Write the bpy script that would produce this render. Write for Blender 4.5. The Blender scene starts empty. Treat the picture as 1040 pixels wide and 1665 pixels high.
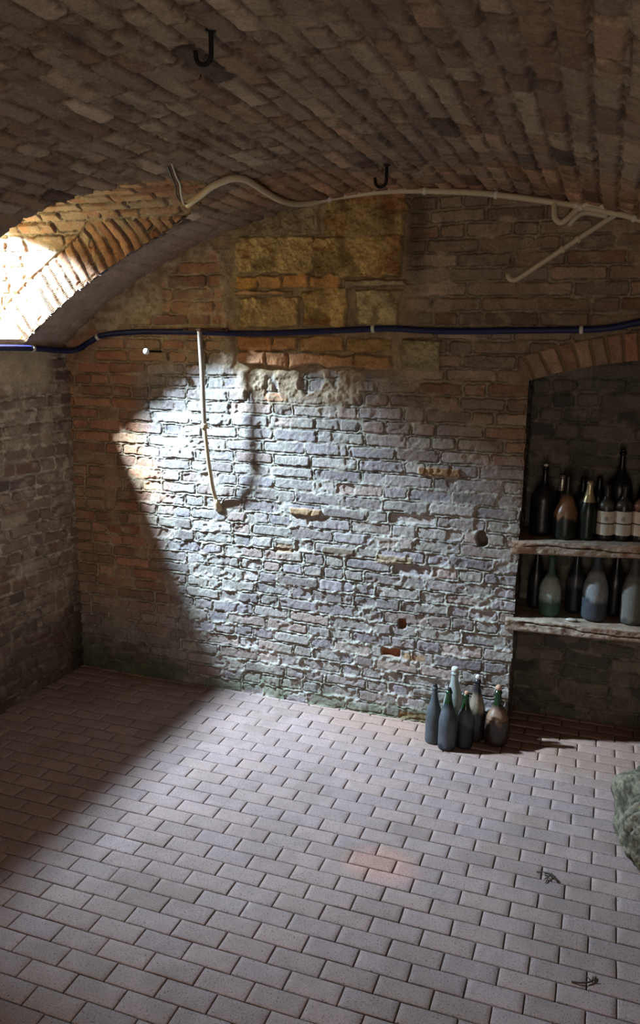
import bpy, math
import numpy as np

SC = bpy.context.scene
COL = SC.collection
rad = math.radians

# ------------------------------------------------------------------ noise
def hsh(ix, iy, seed=0):
    a = np.asarray(ix).astype(np.int64).astype(np.uint64)
    b = np.asarray(iy).astype(np.int64).astype(np.uint64)
    n = (a * np.uint64(374761393) + b * np.uint64(668265263) + np.uint64(seed * 974711 + 12345)) & np.uint64(0xFFFFFFFF)
    n = ((n ^ (n >> np.uint64(13))) * np.uint64(1274126177)) & np.uint64(0xFFFFFFFF)
    n = ((n ^ (n >> np.uint64(15))) * np.uint64(2246822519)) & np.uint64(0xFFFFFFFF)
    n = n ^ (n >> np.uint64(16))
    return n.astype(np.float64) / 4294967295.0

def vn(x, y, seed=0):
    x0 = np.floor(x); y0 = np.floor(y)
    fx = x - x0; fy = y - y0
    fx = fx * fx * (3 - 2 * fx); fy = fy * fy * (3 - 2 * fy)
    a = hsh(x0, y0, seed); b = hsh(x0 + 1, y0, seed); c = hsh(x0, y0 + 1, seed); d = hsh(x0 + 1, y0 + 1, seed)
    return (a * (1 - fx) + b * fx) * (1 - fy) + (c * (1 - fx) + d * fx) * fy

def fbm(x, y, seed=0, o=4, g=.5):
    s = 0; a = 1; t = 0
    for i in range(o):
        s = s + a * vn(x * 2 ** i + 17.3 * i, y * 2 ** i - 9.1 * i, seed + i * 7); t += a; a *= g
    return s / t

def sst(a, b, x):
    t = np.clip((x - a) / (b - a), 0, 1)
    return t * t * (3 - 2 * t)

def lin(*c):
    c = np.array(c, float) / 255.0
    return np.where(c <= .04045, c / 12.92, ((c + .055) / 1.055) ** 2.4)

def pal(cols, r):
    cols = np.array([lin(*c) for c in cols])
    i = np.clip((r * len(cols)).astype(int), 0, len(cols) - 1)
    return cols[i]

def mixc(a, b, t):
    return a * (1 - t[..., None]) + b * t[..., None]

# ------------------------------------------------------------------ meshes
def link(o, parent=None):
    COL.objects.link(o)
    if parent is not None: o.parent = parent
    return o

def mesh_obj(name, V, F, mat, parent=None, cols=None, smooth=True, loc=None):
    V = np.asarray(V, np.float32)
    me = bpy.data.meshes.new(name)
    if isinstance(F, np.ndarray):
        n = len(F); k = F.shape[1]
        me.vertices.add(len(V)); me.vertices.foreach_set('co', V.ravel())
        me.loops.add(n * k); me.loops.foreach_set('vertex_index', F.astype(np.int32).ravel())
        me.polygons.add(n); me.polygons.foreach_set('loop_start', np.arange(0, n * k, k, dtype=np.int32))
        me.update(calc_edges=True)
    else:
        me.from_pydata([tuple(map(float, v)) for v in V], [], F)
        me.update()
    if cols is not None:
        at = me.color_attributes.new('Col', 'FLOAT_COLOR', 'POINT')
        c = np.ones((len(V), 4), np.float32); c[:, :3] = np.asarray(cols).reshape(-1, 3)
        at.data.foreach_set('color', c.ravel())
    if smooth:
        me.polygons.foreach_set('use_smooth', np.ones(len(me.polygons), bool))
    me.materials.append(mat)
    o = bpy.data.objects.new(name, me)
    if loc is not None: o.location = loc
    return link(o, parent)

def grid_obj(name, X, Y, Z, mat, cols, keep=None, flip=False, parent=None):
    ny, nx = X.shape
    V = np.stack([X, Y, Z], -1).reshape(-1, 3)
    idx = np.arange(ny * nx).reshape(ny, nx)
    Q = np.stack([idx[:-1, :-1], idx[:-1, 1:], idx[1:, 1:], idx[1:, :-1]], -1)
    if flip: Q = Q[..., ::-1]
    Q = Q.reshape(-1, 4)
    if keep is not None: Q = Q[keep.reshape(-1)]
    used = np.unique(Q); remap = np.full(ny * nx, -1); remap[used] = np.arange(len(used))
    return mesh_obj(name, V[used], remap[Q], mat, parent, np.asarray(cols).reshape(-1, 3)[used])

def struct(o): o['kind'] = 'structure'; return o

def thing(name, label, cat, loc=(0, 0, 0), group=None):
    o = bpy.data.objects.new(name, None); o.location = loc; o.empty_display_size = .05
    o['label'] = label; o['category'] = cat
    if group: o['group'] = group
    return link(o)

def tag(o, label, cat, group=None):
    o['label'] = label; o['category'] = cat
    if group: o['group'] = group
    return o

def catmull(P, n=10):
    P = np.array(P, float); Q = np.vstack([2 * P[0] - P[1], P, 2 * P[-1] - P[-2]]); out = []
    for i in range(1, len(Q) - 2):
        a, b, c, d = Q[i - 1:i + 3]
        for t in np.linspace(0, 1, n, endpoint=False):
            out.append(.5 * (2 * b + (c - a) * t + (2 * a - 5 * b + 4 * c - d) * t * t + (3 * b - a - 3 * c + d) * t ** 3))
    out.append(P[-1]); return np.array(out)

def sweep(name, P, r, mat, parent=None, seg=12, cols=None, origin=(0, 0, 0), square=False):
    P = np.array(P, float) - np.array(origin); n = len(P)
    r = np.full(n, r, float) if np.isscalar(r) else np.array(r, float)
    T = np.gradient(P, axis=0); T /= np.linalg.norm(T, axis=1)[:, None] + 1e-12
    u = np.cross(T[0], [0.13, .31, .94]); u /= np.linalg.norm(u)
    V = []
    ang = np.linspace(0, 2 * np.pi, seg, endpoint=False)
    for i in range(n):
        u = u - T[i] * (u @ T[i]); u /= np.linalg.norm(u); w = np.cross(T[i], u)
        V.append(P[i] + r[i] * (np.cos(ang)[:, None] * u + np.sin(ang)[:, None] * w))
    V = np.array(V).reshape(-1, 3); F = []
    for i in range(n - 1):
        for j in range(seg):
            k = (j + 1) % seg
            F.append((i * seg + j, i * seg + k, (i + 1) * seg + k, (i + 1) * seg + j))
    F.append(tuple(range(seg))[::-1]); F.append(tuple((n - 1) * seg + j for j in range(seg)))
    return mesh_obj(name, V, F, mat, parent, loc=None if parent is not None else origin)

def lathe(name, prof, mat, parent=None, seg=40, loc=None, colfn=None, arc=(0, 2 * math.pi), rough=0, seed=1):
    prof = np.array(prof, float); n = len(prof)
    full = abs(arc[1] - arc[0] - 2 * math.pi) < 1e-6
    ang = np.linspace(arc[0], arc[1], seg, endpoint=not full)
    R = np.repeat(prof[:, 0:1], len(ang), 1)
    V = np.stack([R * np.cos(ang), R * np.sin(ang), np.repeat(prof[:, 1:2], len(ang), 1)], -1)
    if rough:
        V[..., :2] *= (1 + rough * (vn(np.repeat(ang[None], n, 0) * 3, V[..., 2] * 60, seed) - .5))[..., None]
    F = []; m = len(ang)
    for i in range(n - 1):
        for j in range(m if full else m - 1):
            k = (j + 1) % m
            F.append((i * m + j, i * m + k, (i + 1) * m + k, (i + 1) * m + j))
    cols = None
    if colfn is not None:
        cols = colfn(np.repeat(ang[None], n, 0), V[..., 2])
    return mesh_obj(name, V.reshape(-1, 3), F, mat, parent, cols, loc=loc)

def box(name, c, s, mat, parent=None, rot=None, bev=.0):
    x, y, z = [q / 2 for q in s]
    V = [(-x, -y, -z), (x, -y, -z), (x, y, -z), (-x, y, -z), (-x, -y, z), (x, -y, z), (x, y, z), (-x, y, z)]
    F = [(3, 2, 1, 0), (4, 5, 6, 7), (0, 1, 5, 4), (1, 2, 6, 5), (2, 3, 7, 6), (3, 0, 4, 7)]
    o = mesh_obj(name, V, F, mat, parent, smooth=False); o.location = c
    if rot: o.rotation_euler = rot
    if bev:
        b = o.modifiers.new('bevel', 'BEVEL'); b.width = bev; b.segments = 2
    return o

# ------------------------------------------------------------------ materials
def new_mat(name):
    m = bpy.data.materials.new(name); m.use_nodes = True
    return m, m.node_tree.nodes, m.node_tree.links, m.node_tree.nodes['Principled BSDF']

def attr_mat(name, rough=.9, scale=120, bump=.25, spec=.25, var=.35, dist=.004, metal=0, coat=0, pore=0):
    m, N, L, b = new_mat(name)
    a = N.new('ShaderNodeVertexColor'); a.layer_name = 'Col'
    tc = N.new('ShaderNodeTexCoord')
    n1 = N.new('ShaderNodeTexNoise'); n1.inputs['Scale'].default_value = scale; n1.inputs['Detail'].default_value = 5
    n1.inputs['Roughness'].default_value = .65
    L.new(tc.outputs['Object'], n1.inputs['Vector'])
    mr = N.new('ShaderNodeMapRange'); mr.inputs['From Min'].default_value = .3; mr.inputs['From Max'].default_value = .7
    mr.inputs['To Min'].default_value = 1 - var; mr.inputs['To Max'].default_value = 1 + var
    L.new(n1.outputs['Fac'], mr.inputs['Value'])
    mul = N.new('ShaderNodeVectorMath'); mul.operation = 'MULTIPLY'
    L.new(a.outputs['Color'], mul.inputs[0]); L.new(mr.outputs[0], mul.inputs[1])
    out = mul.outputs[0]
    if pore:
        n2 = N.new('ShaderNodeTexNoise'); n2.inputs['Scale'].default_value = pore; n2.inputs['Detail'].default_value = 3
        L.new(tc.outputs['Object'], n2.inputs['Vector'])
        m2 = N.new('ShaderNodeMapRange'); m2.inputs['From Min'].default_value = .30; m2.inputs['From Max'].default_value = .41
        m2.inputs['To Min'].default_value = .38; m2.inputs['To Max'].default_value = 1
        L.new(n2.outputs['Fac'], m2.inputs['Value'])
        mu2 = N.new('ShaderNodeVectorMath'); mu2.operation = 'MULTIPLY'
        L.new(out, mu2.inputs[0]); L.new(m2.outputs[0], mu2.inputs[1]); out = mu2.outputs[0]
    L.new(out, b.inputs['Base Color'])
    bp = N.new('ShaderNodeBump'); bp.inputs['Strength'].default_value = bump; bp.inputs['Distance'].default_value = dist
    L.new(n1.outputs['Fac'], bp.inputs['Height']); L.new(bp.outputs[0], b.inputs['Normal'])
    b.inputs['Roughness'].default_value = rough; b.inputs['Specular IOR Level'].default_value = spec
    b.inputs['Metallic'].default_value = metal; b.inputs['Coat Weight'].default_value = coat
    return m

def flat_mat(name, rgb, rough=.6, metal=0, spec=.4, var=.2, scale=60, trans=0, ior=1.5, bump=.1):
    m, N, L, b = new_mat(name)
    tc = N.new('ShaderNodeTexCoord'); n1 = N.new('ShaderNodeTexNoise')
    n1.inputs['Scale'].default_value = scale; n1.inputs['Detail'].default_value = 4
    L.new(tc.outputs['Object'], n1.inputs['Vector'])
    c = lin(*rgb)
    cr = N.new('ShaderNodeMix'); cr.data_type = 'RGBA'
    cr.inputs['A'].default_value = (*(c * (1 - var)), 1); cr.inputs['B'].default_value = (*np.minimum(c * (1 + var), 1), 1)
    L.new(n1.outputs['Fac'], cr.inputs['Factor']); L.new(cr.outputs['Result'], b.inputs['Base Color'])
    bp = N.new('ShaderNodeBump'); bp.inputs['Strength'].default_value = bump; bp.inputs['Distance'].default_value = .002
    L.new(n1.outputs['Fac'], bp.inputs['Height']); L.new(bp.outputs[0], b.inputs['Normal'])
    b.inputs['Roughness'].default_value = rough; b.inputs['Metallic'].default_value = metal
    b.inputs['Specular IOR Level'].default_value = spec
    b.inputs['Transmission Weight'].default_value = trans; b.inputs['IOR'].default_value = ior
    return m

M_MAS = attr_mat('old_masonry', .93, 110, .45, .15, .3)
M_FLOOR = attr_mat('concrete_pavers', .8, 200, .45, .3, .34, .002, pore=130)
M_ROCK = attr_mat('rough_stone', .95, 60, .8, .15, .45, .008)
M_GLASS = attr_mat('dusty_dark_glass', .33, 90, .06, .5, .25, .001)
M_DUSTY = attr_mat('very_dusty_glass', .55, 90, .1, .4, .25, .001)
M_LABEL = attr_mat('paper_label', .8, 150, .05, .2, .08, .001)
M_WOOD = attr_mat('shelf_plank', .92, 90, .5, .15, .3)
M_NECK = flat_mat('green_bottle_glass', (44, 78, 42), .2, trans=.6, var=.1, bump=.02)
M_CLEAR = attr_mat('clear_dusty_glass', .35, 70, .05, .5, .15, .001)
for n_ in M_CLEAR.node_tree.nodes:
    if n_.type == 'BSDF_PRINCIPLED': n_.inputs['Transmission Weight'].default_value = .45
M_CORK = flat_mat('cork', (180, 140, 112), .85)
M_WAX = flat_mat('pale_wax', (190, 182, 170), .7)
M_DARKCAP = flat_mat('dark_capsule', (34, 30, 30), .4)
M_GOLD = flat_mat('gold_foil', (205, 192, 150), .3, .7, var=.25, bump=.6)
M_SILVER = flat_mat('silver_foil', (215, 212, 200), .32, .8, var=.2, bump=.5)
M_BLUE = flat_mat('blue_conduit', (22, 24, 68), .55, var=.3, scale=25)
M_PVC = flat_mat('cream_plastic', (196, 180, 152), .5, var=.12, scale=14)
M_CLIP = flat_mat('clip_plastic', (205, 200, 185), .55)
M_IRON = flat_mat('black_iron', (26, 22, 20), .7, .4)
M_RUST = flat_mat('rusty_iron', (105, 72, 48), .85, .2, var=.4)
M_STEEL = flat_mat('old_steel', (165, 150, 135), .5, .6, var=.3)
M_BEIGE = flat_mat('beige_paint', (190, 165, 130), .6, var=.25)
M_WHITE = flat_mat('white_plastic', (228, 228, 225), .4, var=.05)
M_TWIG = flat_mat('dry_twig', (70, 58, 46), .9)

# ------------------------------------------------------------------ masonry generator
def masonry(u, v, seed, L=.25, P=.0745, joint=.013, warp=.012, hp=.45):
    uu = u + warp * 2 * (fbm(u * 2.5, v * 5, seed + 1, 3) - .5) + .010 * (vn(u * 45, v * 45, seed + 2) - .5)
    vv = v + warp * 2.2 * (fbm(u * 1.6, v * 3, seed + 3, 3) - .5) + .008 * (vn(u * 38, v * 38, seed + 4) - .5)
    ci = np.floor(vv / P).astype(int); fv = vv - ci * P
    d_u = np.zeros_like(u); bi = np.zeros(u.shape, int)
    lo, hi = uu.min() - .6, uu.max() + .6
    for c in np.unique(ci):
        rng = np.random.default_rng(seed * 1000 + c + 500)
        n = int((hi - lo) / (L * .45)) + 4
        ln = np.where(rng.random(n) < hp, L * .52, L) * (1 + .22 * (rng.random(n) - .5))
        e = lo - rng.random() * L + np.concatenate([[0], np.cumsum(ln)])
        m = ci == c; x = uu[m]
        k = np.searchsorted(e, x) - 1
        d_u[m] = np.minimum(x - e[k], e[np.minimum(k + 1, n)] - x); bi[m] = k
    d_v = np.minimum(fv, P - fv)
    j2 = joint / 2 * (.6 + .8 * vn(u * 9, v * 9, seed + 5))
    a = d_u - j2; b = d_v - j2; r = .012
    dist = np.where((a < r) & (b < r), r - np.hypot(r - a, r - b), np.minimum(a, b))
    rnd = lambda s: hsh(bi, ci, seed * 31 + s)
    return dist, rnd, fv / P

def brick_surface(u, v, seed, bricks, mortar, L=.25, P=.0745, joint=.013, warp=.012, depth=.013, squeeze=0.0, smear=.25, hp=.45, flush=.25):
    """height + colour of an old brick face; squeeze: array/scalar of mortar bulging over the bricks"""
    d, rnd, fv = masonry(u, v, seed, L, P, joint, warp, hp)
    inb = sst(-.003, .006, d)
    rough = fbm(u * 55, v * 55, seed + 11, 3) - .5
    lump = fbm(u * 34, v * 46, seed + 12, 4)
    hb = depth + (rnd(1) - .5) * .010 + rough * .005 - .012 * (rnd(2) > .965)
    spall = sst(.64, .72, fbm(u * 13, v * 13, seed + 13, 3)) * .006
    hb = hb - spall
    hm = depth * flush + (lump - .5) * .009 + squeeze * (.022 * sst(.38, .72, lump) )
    h = hb * inb + hm * (1 - inb)
    h = np.where(inb > .5, np.maximum(h, hm * np.clip(squeeze * 2, 0, 1) * sst(.012, 0, d) + h * (1 - sst(.012, 0, d))), h)
    cb = pal(bricks, rnd(3)) * (.78 + .44 * rnd(4))[..., None] * (.8 + .4 * fbm(u * 16, v * 16, seed + 14, 4))[..., None]
    cm = pal(mortar, vn(u * 14, v * 14, seed + 15)) * (.75 + .5 * lump)[..., None]
    sm = sst(1 - smear * 1.3, 1 - smear * .6, fbm(u * 9, v * 12, seed + 16, 4) + .25 * rnd(5))
    cb = mixc(cb, cm, sm * .8)
    c = mixc(cm, cb, inb)
    crack = sst(.0048, .0012, np.abs(d)) * sst(.30, .48, vn(u * 9, v * 14, seed + 18))
    h = h - crack * .008
    c = c * (1 - .5 * crack)[..., None]  # edge lines darkened in colour, standing in for the shadow of mortar lips
    return h, c, d, rnd

# ------------------------------------------------------------------ place constants (metres)
YW = 4.369                 # end wall
XL = -3.297                # left wall
VX, VZ, VR = -1.0609, -.4247, 3.441     # vault circle
XR = 1.18
ZS = 2.2
vault_z = lambda x: VZ + np.sqrt(np.maximum(VR ** 2 - (x - VX) ** 2, 0))
OY, OW, OS, OC = 3.465, .495, 2.715, 2.945   # lunette opening: centre, half width, spring, crown
def open_half(z):
    t = np.clip((z - OS) / (OC - OS), 0, 1)
    return np.where(z > OC, 0, OW * np.sqrt(np.maximum(1 - t * t, 0)))
def arch_z(x): return 2.157 - .135 * ((x - .38) / .8) ** 2
NX0, NX1, ND = -.392, 1.13, .39

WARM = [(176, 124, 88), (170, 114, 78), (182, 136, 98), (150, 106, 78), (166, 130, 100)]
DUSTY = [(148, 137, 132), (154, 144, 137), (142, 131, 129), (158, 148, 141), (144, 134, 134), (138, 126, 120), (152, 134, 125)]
DARKR = [(136, 112, 93), (146, 120, 99), (124, 104, 88), (156, 134, 113), (136, 118, 102), (142, 108, 86)]
MORT = [(160, 153, 143), (152, 145, 133), (168, 161, 150), (144, 136, 124)]
GREYB = [(128, 108, 94), (142, 122, 106), (114, 96, 86), (150, 132, 114), (134, 106, 90)]
GREYM = [(172, 156, 136), (152, 136, 118), (184, 168, 148)]

# ------------------------------------------------------------------ end wall
def end_wall():
    st = .0043
    xs = np.arange(XL - .06, XR + .06, st); zs = np.arange(-.03, 3.08, st)
    U, Vv = np.meshgrid(xs, zs)
    left = sst(-2.2, -2.75, U) ; up = sst(1.75, 2.15, Vv)
    sq = .20 * sst(1.5, .7, Vv) * sst(-3.0, -2.3, U) + .13
    fl = .45 + .35 * sst(1.9, 1.2, Vv)
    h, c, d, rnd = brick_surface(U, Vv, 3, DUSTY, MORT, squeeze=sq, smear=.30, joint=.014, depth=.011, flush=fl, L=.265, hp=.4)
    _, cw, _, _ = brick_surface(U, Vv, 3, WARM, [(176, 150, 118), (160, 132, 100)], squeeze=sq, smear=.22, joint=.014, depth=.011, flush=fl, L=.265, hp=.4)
    _, cd, _, _ = brick_surface(U, Vv, 3, DARKR, [(150, 132, 112), (134, 116, 98)], squeeze=sq, smear=.30, joint=.014, depth=.011, flush=fl, L=.265, hp=.4)
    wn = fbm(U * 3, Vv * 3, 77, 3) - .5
    tw = np.clip(sst(-2.62, -2.86, U + wn * .35 - .16 * (1.5 - Vv)) * sst(.2, .8, Vv) * sst(2.62, 2.4, Vv) + sst(1.98, 2.10, Vv + wn * .2) * sst(-1.7, -2.1, U), 0, 1)  # left part paints the shaded strip's warm tone; upper part is orange brick
    td = sst(1.5, 1.95, Vv + wn * .35 + .25 * sst(-1.0, -.4, U)) * sst(-1.35, -1.0, U + wn * .2)
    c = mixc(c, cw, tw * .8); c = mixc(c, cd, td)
    # individually coloured or broken bricks
    for (x, z, hw, hh, colr, dh) in [(-1.833, 1.897, .07, .028, (168, 114, 82), .004), (-1.644, 1.223, .10, .024, (150, 122, 92), .014),
            (-1.094, .982, .11, .026, (146, 128, 104), .006), (-1.422, .994, .11, .028, (126, 112, 96), .004), (-1.78, .985, .06, .03, (146, 124, 102), -.004),
            (-.846, 1.516, .12, .026, (148, 112, 80), .014), (-1.094, .412, .06, .026, (150, 96, 66), -.016), (-.95, .40, .07, .022, (152, 124, 96), .0),
            (-.93, .03, .10, .026, (146, 108, 78), -.004), (-1.03, .60, .025, .032, (120, 78, 56), -.02), (-1.30, 2.36, .06, .03, (196, 170, 120), .0)]:
        w = np.hypot(np.maximum(np.abs(U - x + .012 * (vn(Vv * 40, U * 40, 5) - .5)) - hw + .012, 0), np.maximum(np.abs(Vv - z + .012 * (vn(U * 40, Vv * 40, 6) - .5)) - hh + .012, 0))
        k = sst(.013, .005, w)
        c = mixc(c, lin(*colr) * (.6 + .8 * fbm(U * 25, Vv * 25, 41))[..., None], k)
        h = h + k * dh
        if dh < -.01: h = h - k * .02 * fbm(U * 40, Vv * 40, 8)
    # a missing half brick right of centre (deep hole)
    k = sst(.036, .022, np.hypot((U + .594) * 1.1 + .024 * (vn(U * 32, Vv * 32, 12) - .5), (Vv - 1.158) * .72 + .030 * (vn(U * 32, Vv * 32, 2) - .5)))
    h = h - .07 * k; c = c * (1 - .55 * k)[..., None]
    # plaster and mortar smears in the upper left under the vault, and beside the tufa blocks
    pl = sst(.42, .58, fbm(U * 5, Vv * 5, 91, 4) + .55 * sst(2.22, 2.45, Vv) * sst(-2.45, -2.75, U) - .08 + .35 * sst(.16, .0, vault_z(U) - Vv) * sst(-1.9, -2.2, U)) * sst(2.12, 2.25, Vv) * sst(-2.05, -2.3, U)
    pl2 = sst(.50, .62, fbm(U * 8, Vv * 6, 95, 4) + .16) * sst(1.78, 1.95, Vv) * sst(2.10, 2.05, Vv) * sst(-2.15, -2.0, U) * sst(-1.1, -1.35, U)
    col_m = sst(.075, .03, np.abs(U + 2.13 + .04 * (vn(Vv * 7, U * 3, 4) - .5))) * sst(2.0, 2.1, Vv) * sst(2.8, 2.7, Vv)
    pm = np.clip(pl + pl2 + .8 * col_m, 0, 1)
    lum = fbm(U * 24, Vv * 24, 97, 5)
    h = h * (1 - pm) + pm * (.008 + .03 * lum)
    cpl = mixc(np.broadcast_to(lin(150, 128, 100), U.shape + (3,)), np.broadcast_to(lin(184, 164, 138), U.shape + (3,)), sst(.3, .7, lum))
    c = mixc(c, cpl, pm * .9)
    # tufa blocks and inserted courses: x0,x1,z0,z1,colour,lift,roughness
    YL = (196, 168, 114)
    blocks = [(-2.08, -1.61, 2.60, 2.80, YL, .028, .045), (-1.60, -1.10, 2.56, 2.79, (196, 166, 110), .030, .055),
              (-2.02, -1.57, 2.80, 2.965, (156, 136, 104), .012, .03), (-1.55, -1.09, 2.785, 3.03, (172, 144, 96), .016, .035),
              (-1.425, -1.08, 2.515, 2.558, (168, 148, 116), .045, .012),
              (-2.085, -1.95, 2.512, 2.59, (196, 146, 84), .022, .012), (-1.94, -1.80, 2.512, 2.59, (190, 146, 92), .026, .012),
              (-1.79, -1.64, 2.515, 2.585, (194, 142, 84), .020, .012), (-1.63, -1.44, 2.512, 2.585, (186, 138, 84), .026, .012),
              (-2.095, -1.75, 2.478, 2.506, (198, 156, 110), .042, .006),
              (-2.075, -1.69, 2.30, 2.47, YL, .018, .045), (-1.675, -1.405, 2.30, 2.505, (200, 170, 112), .022, .045),
              (-1.36, -1.105, 2.312, 2.505, (196, 174, 130), .032, .035),
              (-2.085, -1.86, 2.165, 2.25, (190, 132, 84), .022, .014), (-1.85, -1.70, 2.165, 2.25, (182, 136, 92), .020, .014), (-1.69, -1.42, 2.165, 2.25, (176, 134, 88), .02, .014), (-1.41, -1.14, 2.165, 2.245, (166, 132, 84), .018, .02),
              (-2.085, -1.90, 2.085, 2.155, (190, 140, 104), .038, .012), (-1.89, -1.76, 2.08, 2.155, (186, 132, 92), .040, .012), (-1.75, -1.55, 2.078, 2.155, (190, 138, 98), .040, .012), (-1.54, -1.36, 2.078, 2.152, (182, 138, 96), .038, .012), (-1.35, -1.135, 2.076, 2.15, (170, 130, 90), .034, .016),
              (-1.09, -.865, 2.078, 2.236, (158, 144, 108), .036, .032)]
    zw = .10 * (fbm(U * 7, Vv * 7, 99, 4) - .5)
    inzone = (sst(-2.14, -2.09, U + zw) * sst(-1.03, -1.09, U + zw) * sst(2.02, 2.085, Vv + zw))
    h = h * (1 - inzone) + inzone * (.002 + .014 * (lum - .4))
    c = mixc(c, np.broadcast_to(lin(158, 134, 102), U.shape + (3,)) * (.6 + .8 * lum)[..., None], inzone)
    wob1 = .05 * (fbm(U * 12, Vv * 12, 51, 4) - .5); wob2 = .04 * (fbm(U * 12, Vv * 12, 61, 4) - .5)
    for i, (x0, x1, z0, z1, colr, lift, rg) in enumerate(blocks):
        dx = np.minimum(U - x0, x1 - U) + wob1; dz = np.minimum(Vv - z0, z1 - Vv) + wob2
        dd = np.minimum(dx, dz)
        k = sst(-.002, .010, dd)
        n1 = fbm(U * 17 + i * 3, Vv * 17, 70 + i, 5, .6)
        hb = lift + rg * (n1 - .5) * 2.0
        h = h * (1 - k) + hb * k
        cc = lin(*colr) * (.55 + .9 * fbm(U * 11 - i, Vv * 11, 130 + i, 5, .6))[..., None]
        if rg > .03:
            moss = sst(.5, .68, fbm(U * 9, Vv * 9, 140 + i, 4)); cc = mixc(cc, np.broadcast_to(lin(112, 92, 52), cc.shape), moss * .6)
            rd = sst(.60, .72, fbm(U * 7, Vv * 7, 170 + i, 4)); cc = mixc(cc, np.broadcast_to(lin(150, 88, 52), cc.shape), rd * .5)
        c = mixc(c, cc, k)
        e = sst(.006, .0, np.abs(dd + .002)); c = c * (1 - .35 * e)[..., None]
    # dark band between tufa and the red bricks
    dark_band = sst(.10, .02, np.abs(U + 1.03 + .05 * (vn(Vv * 6, U, 3) - .5))) * sst(2.45, 2.7, Vv)
    c = c * (1 - .45 * dark_band)[..., None]
    # soldier arch over the niche
    az = arch_z(U); r0 = Vv - az
    ring = (r0 > -.01) & (r0 < .145) & (U > NX0 - .05)
    lean = U - r0 * (U - .38) * .55 + .030 * (fbm(U * 9, Vv * 5, 63, 3) - .5)
    dv_, rv_, _ = masonry(r0 + 40.006, lean, 19, L=.152, P=.073, joint=.010, warp=.004, hp=0)
    dv_ = np.minimum(np.abs(((lean + .02 * 0) / .073) % 1 - 0) * .073, (1 - ((lean) / .073) % 1) * .073) - .005
    dv_ = np.minimum(dv_, np.minimum(r0 + .004, .142 - r0))
    vid = np.floor(lean / .073)
    k = sst(-.002, .006, dv_)
    hr = .004 + k * (.016 + .010 * (hsh(vid, 0, 5) - .5) + .006 * (lum - .5))
    cr = mixc(np.broadcast_to(lin(132, 108, 84), U.shape + (3,)), pal([(146, 110, 88), (160, 128, 104), (134, 108, 88), (152, 112, 88), (140, 116, 98)], hsh(vid, 3, 5)) * (.65 + .7 * lum)[..., None], k)
    h = np.where(ring, hr, h); c = np.where(ring[..., None], cr, c)
    # damp darkening and moss at the foot of the left corner, worn skirting at the floor
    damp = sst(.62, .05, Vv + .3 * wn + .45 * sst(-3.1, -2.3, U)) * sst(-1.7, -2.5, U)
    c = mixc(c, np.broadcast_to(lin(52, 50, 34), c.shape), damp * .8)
    c = mixc(c, np.broadcast_to(lin(92, 104, 74), c.shape), sst(.25, .0, Vv) * sst(.46, .6, fbm(U * 6, Vv * 9, 33)) * .55)
    foot = sst(.10, .0, Vv); h = h + foot * .012 * fbm(U * 12, Vv * 20, 35)
    # thinning of relief at jamb edge
    Y = YW - h
    cx = (U[:-1, :-1] + U[1:, 1:]) / 2; cz = (Vv[:-1, :-1] + Vv[1:, 1:]) / 2
    keep = (cz < vault_z(cx) + .05)
    jag = .010 * (vn(cz * 14, cx * 0, 8) - .5)
    keep &= ~((cx > NX0 + jag) & (cx < NX1) & (cz < arch_z(cx)))
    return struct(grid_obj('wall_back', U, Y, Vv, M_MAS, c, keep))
end_wall()

# ------------------------------------------------------------------ left wall
def left_wall():
    st = .0075
    ys = np.arange(-1.45, YW + .02, st); zs = np.arange(-.03, ZS + .015, st)
    U, Vv = np.meshgrid(ys, zs)
    h, c, d, rnd = brick_surface(U, Vv, 9, GREYB, GREYM, L=.24, P=.078, joint=.016, warp=.030, depth=.016, squeeze=.35, smear=.30)
    pl = sst(1.90, 2.02, Vv + .16 * (fbm(U * 4, Vv * 4, 21) - .5)) * sst(4.25, 4.1, U)
    lum = fbm(U * 18, Vv * 18, 22, 5)
    h = h * (1 - pl) + pl * (.02 + .012 * lum); c = mixc(c, lin(168, 152, 126) * (.7 + .6 * lum)[..., None], pl)
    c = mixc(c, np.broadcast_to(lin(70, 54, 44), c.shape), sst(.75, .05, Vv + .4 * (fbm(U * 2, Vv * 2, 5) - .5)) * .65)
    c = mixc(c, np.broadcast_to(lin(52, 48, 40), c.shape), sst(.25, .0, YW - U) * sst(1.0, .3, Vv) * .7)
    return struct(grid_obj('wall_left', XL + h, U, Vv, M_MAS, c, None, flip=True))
left_wall()

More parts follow.
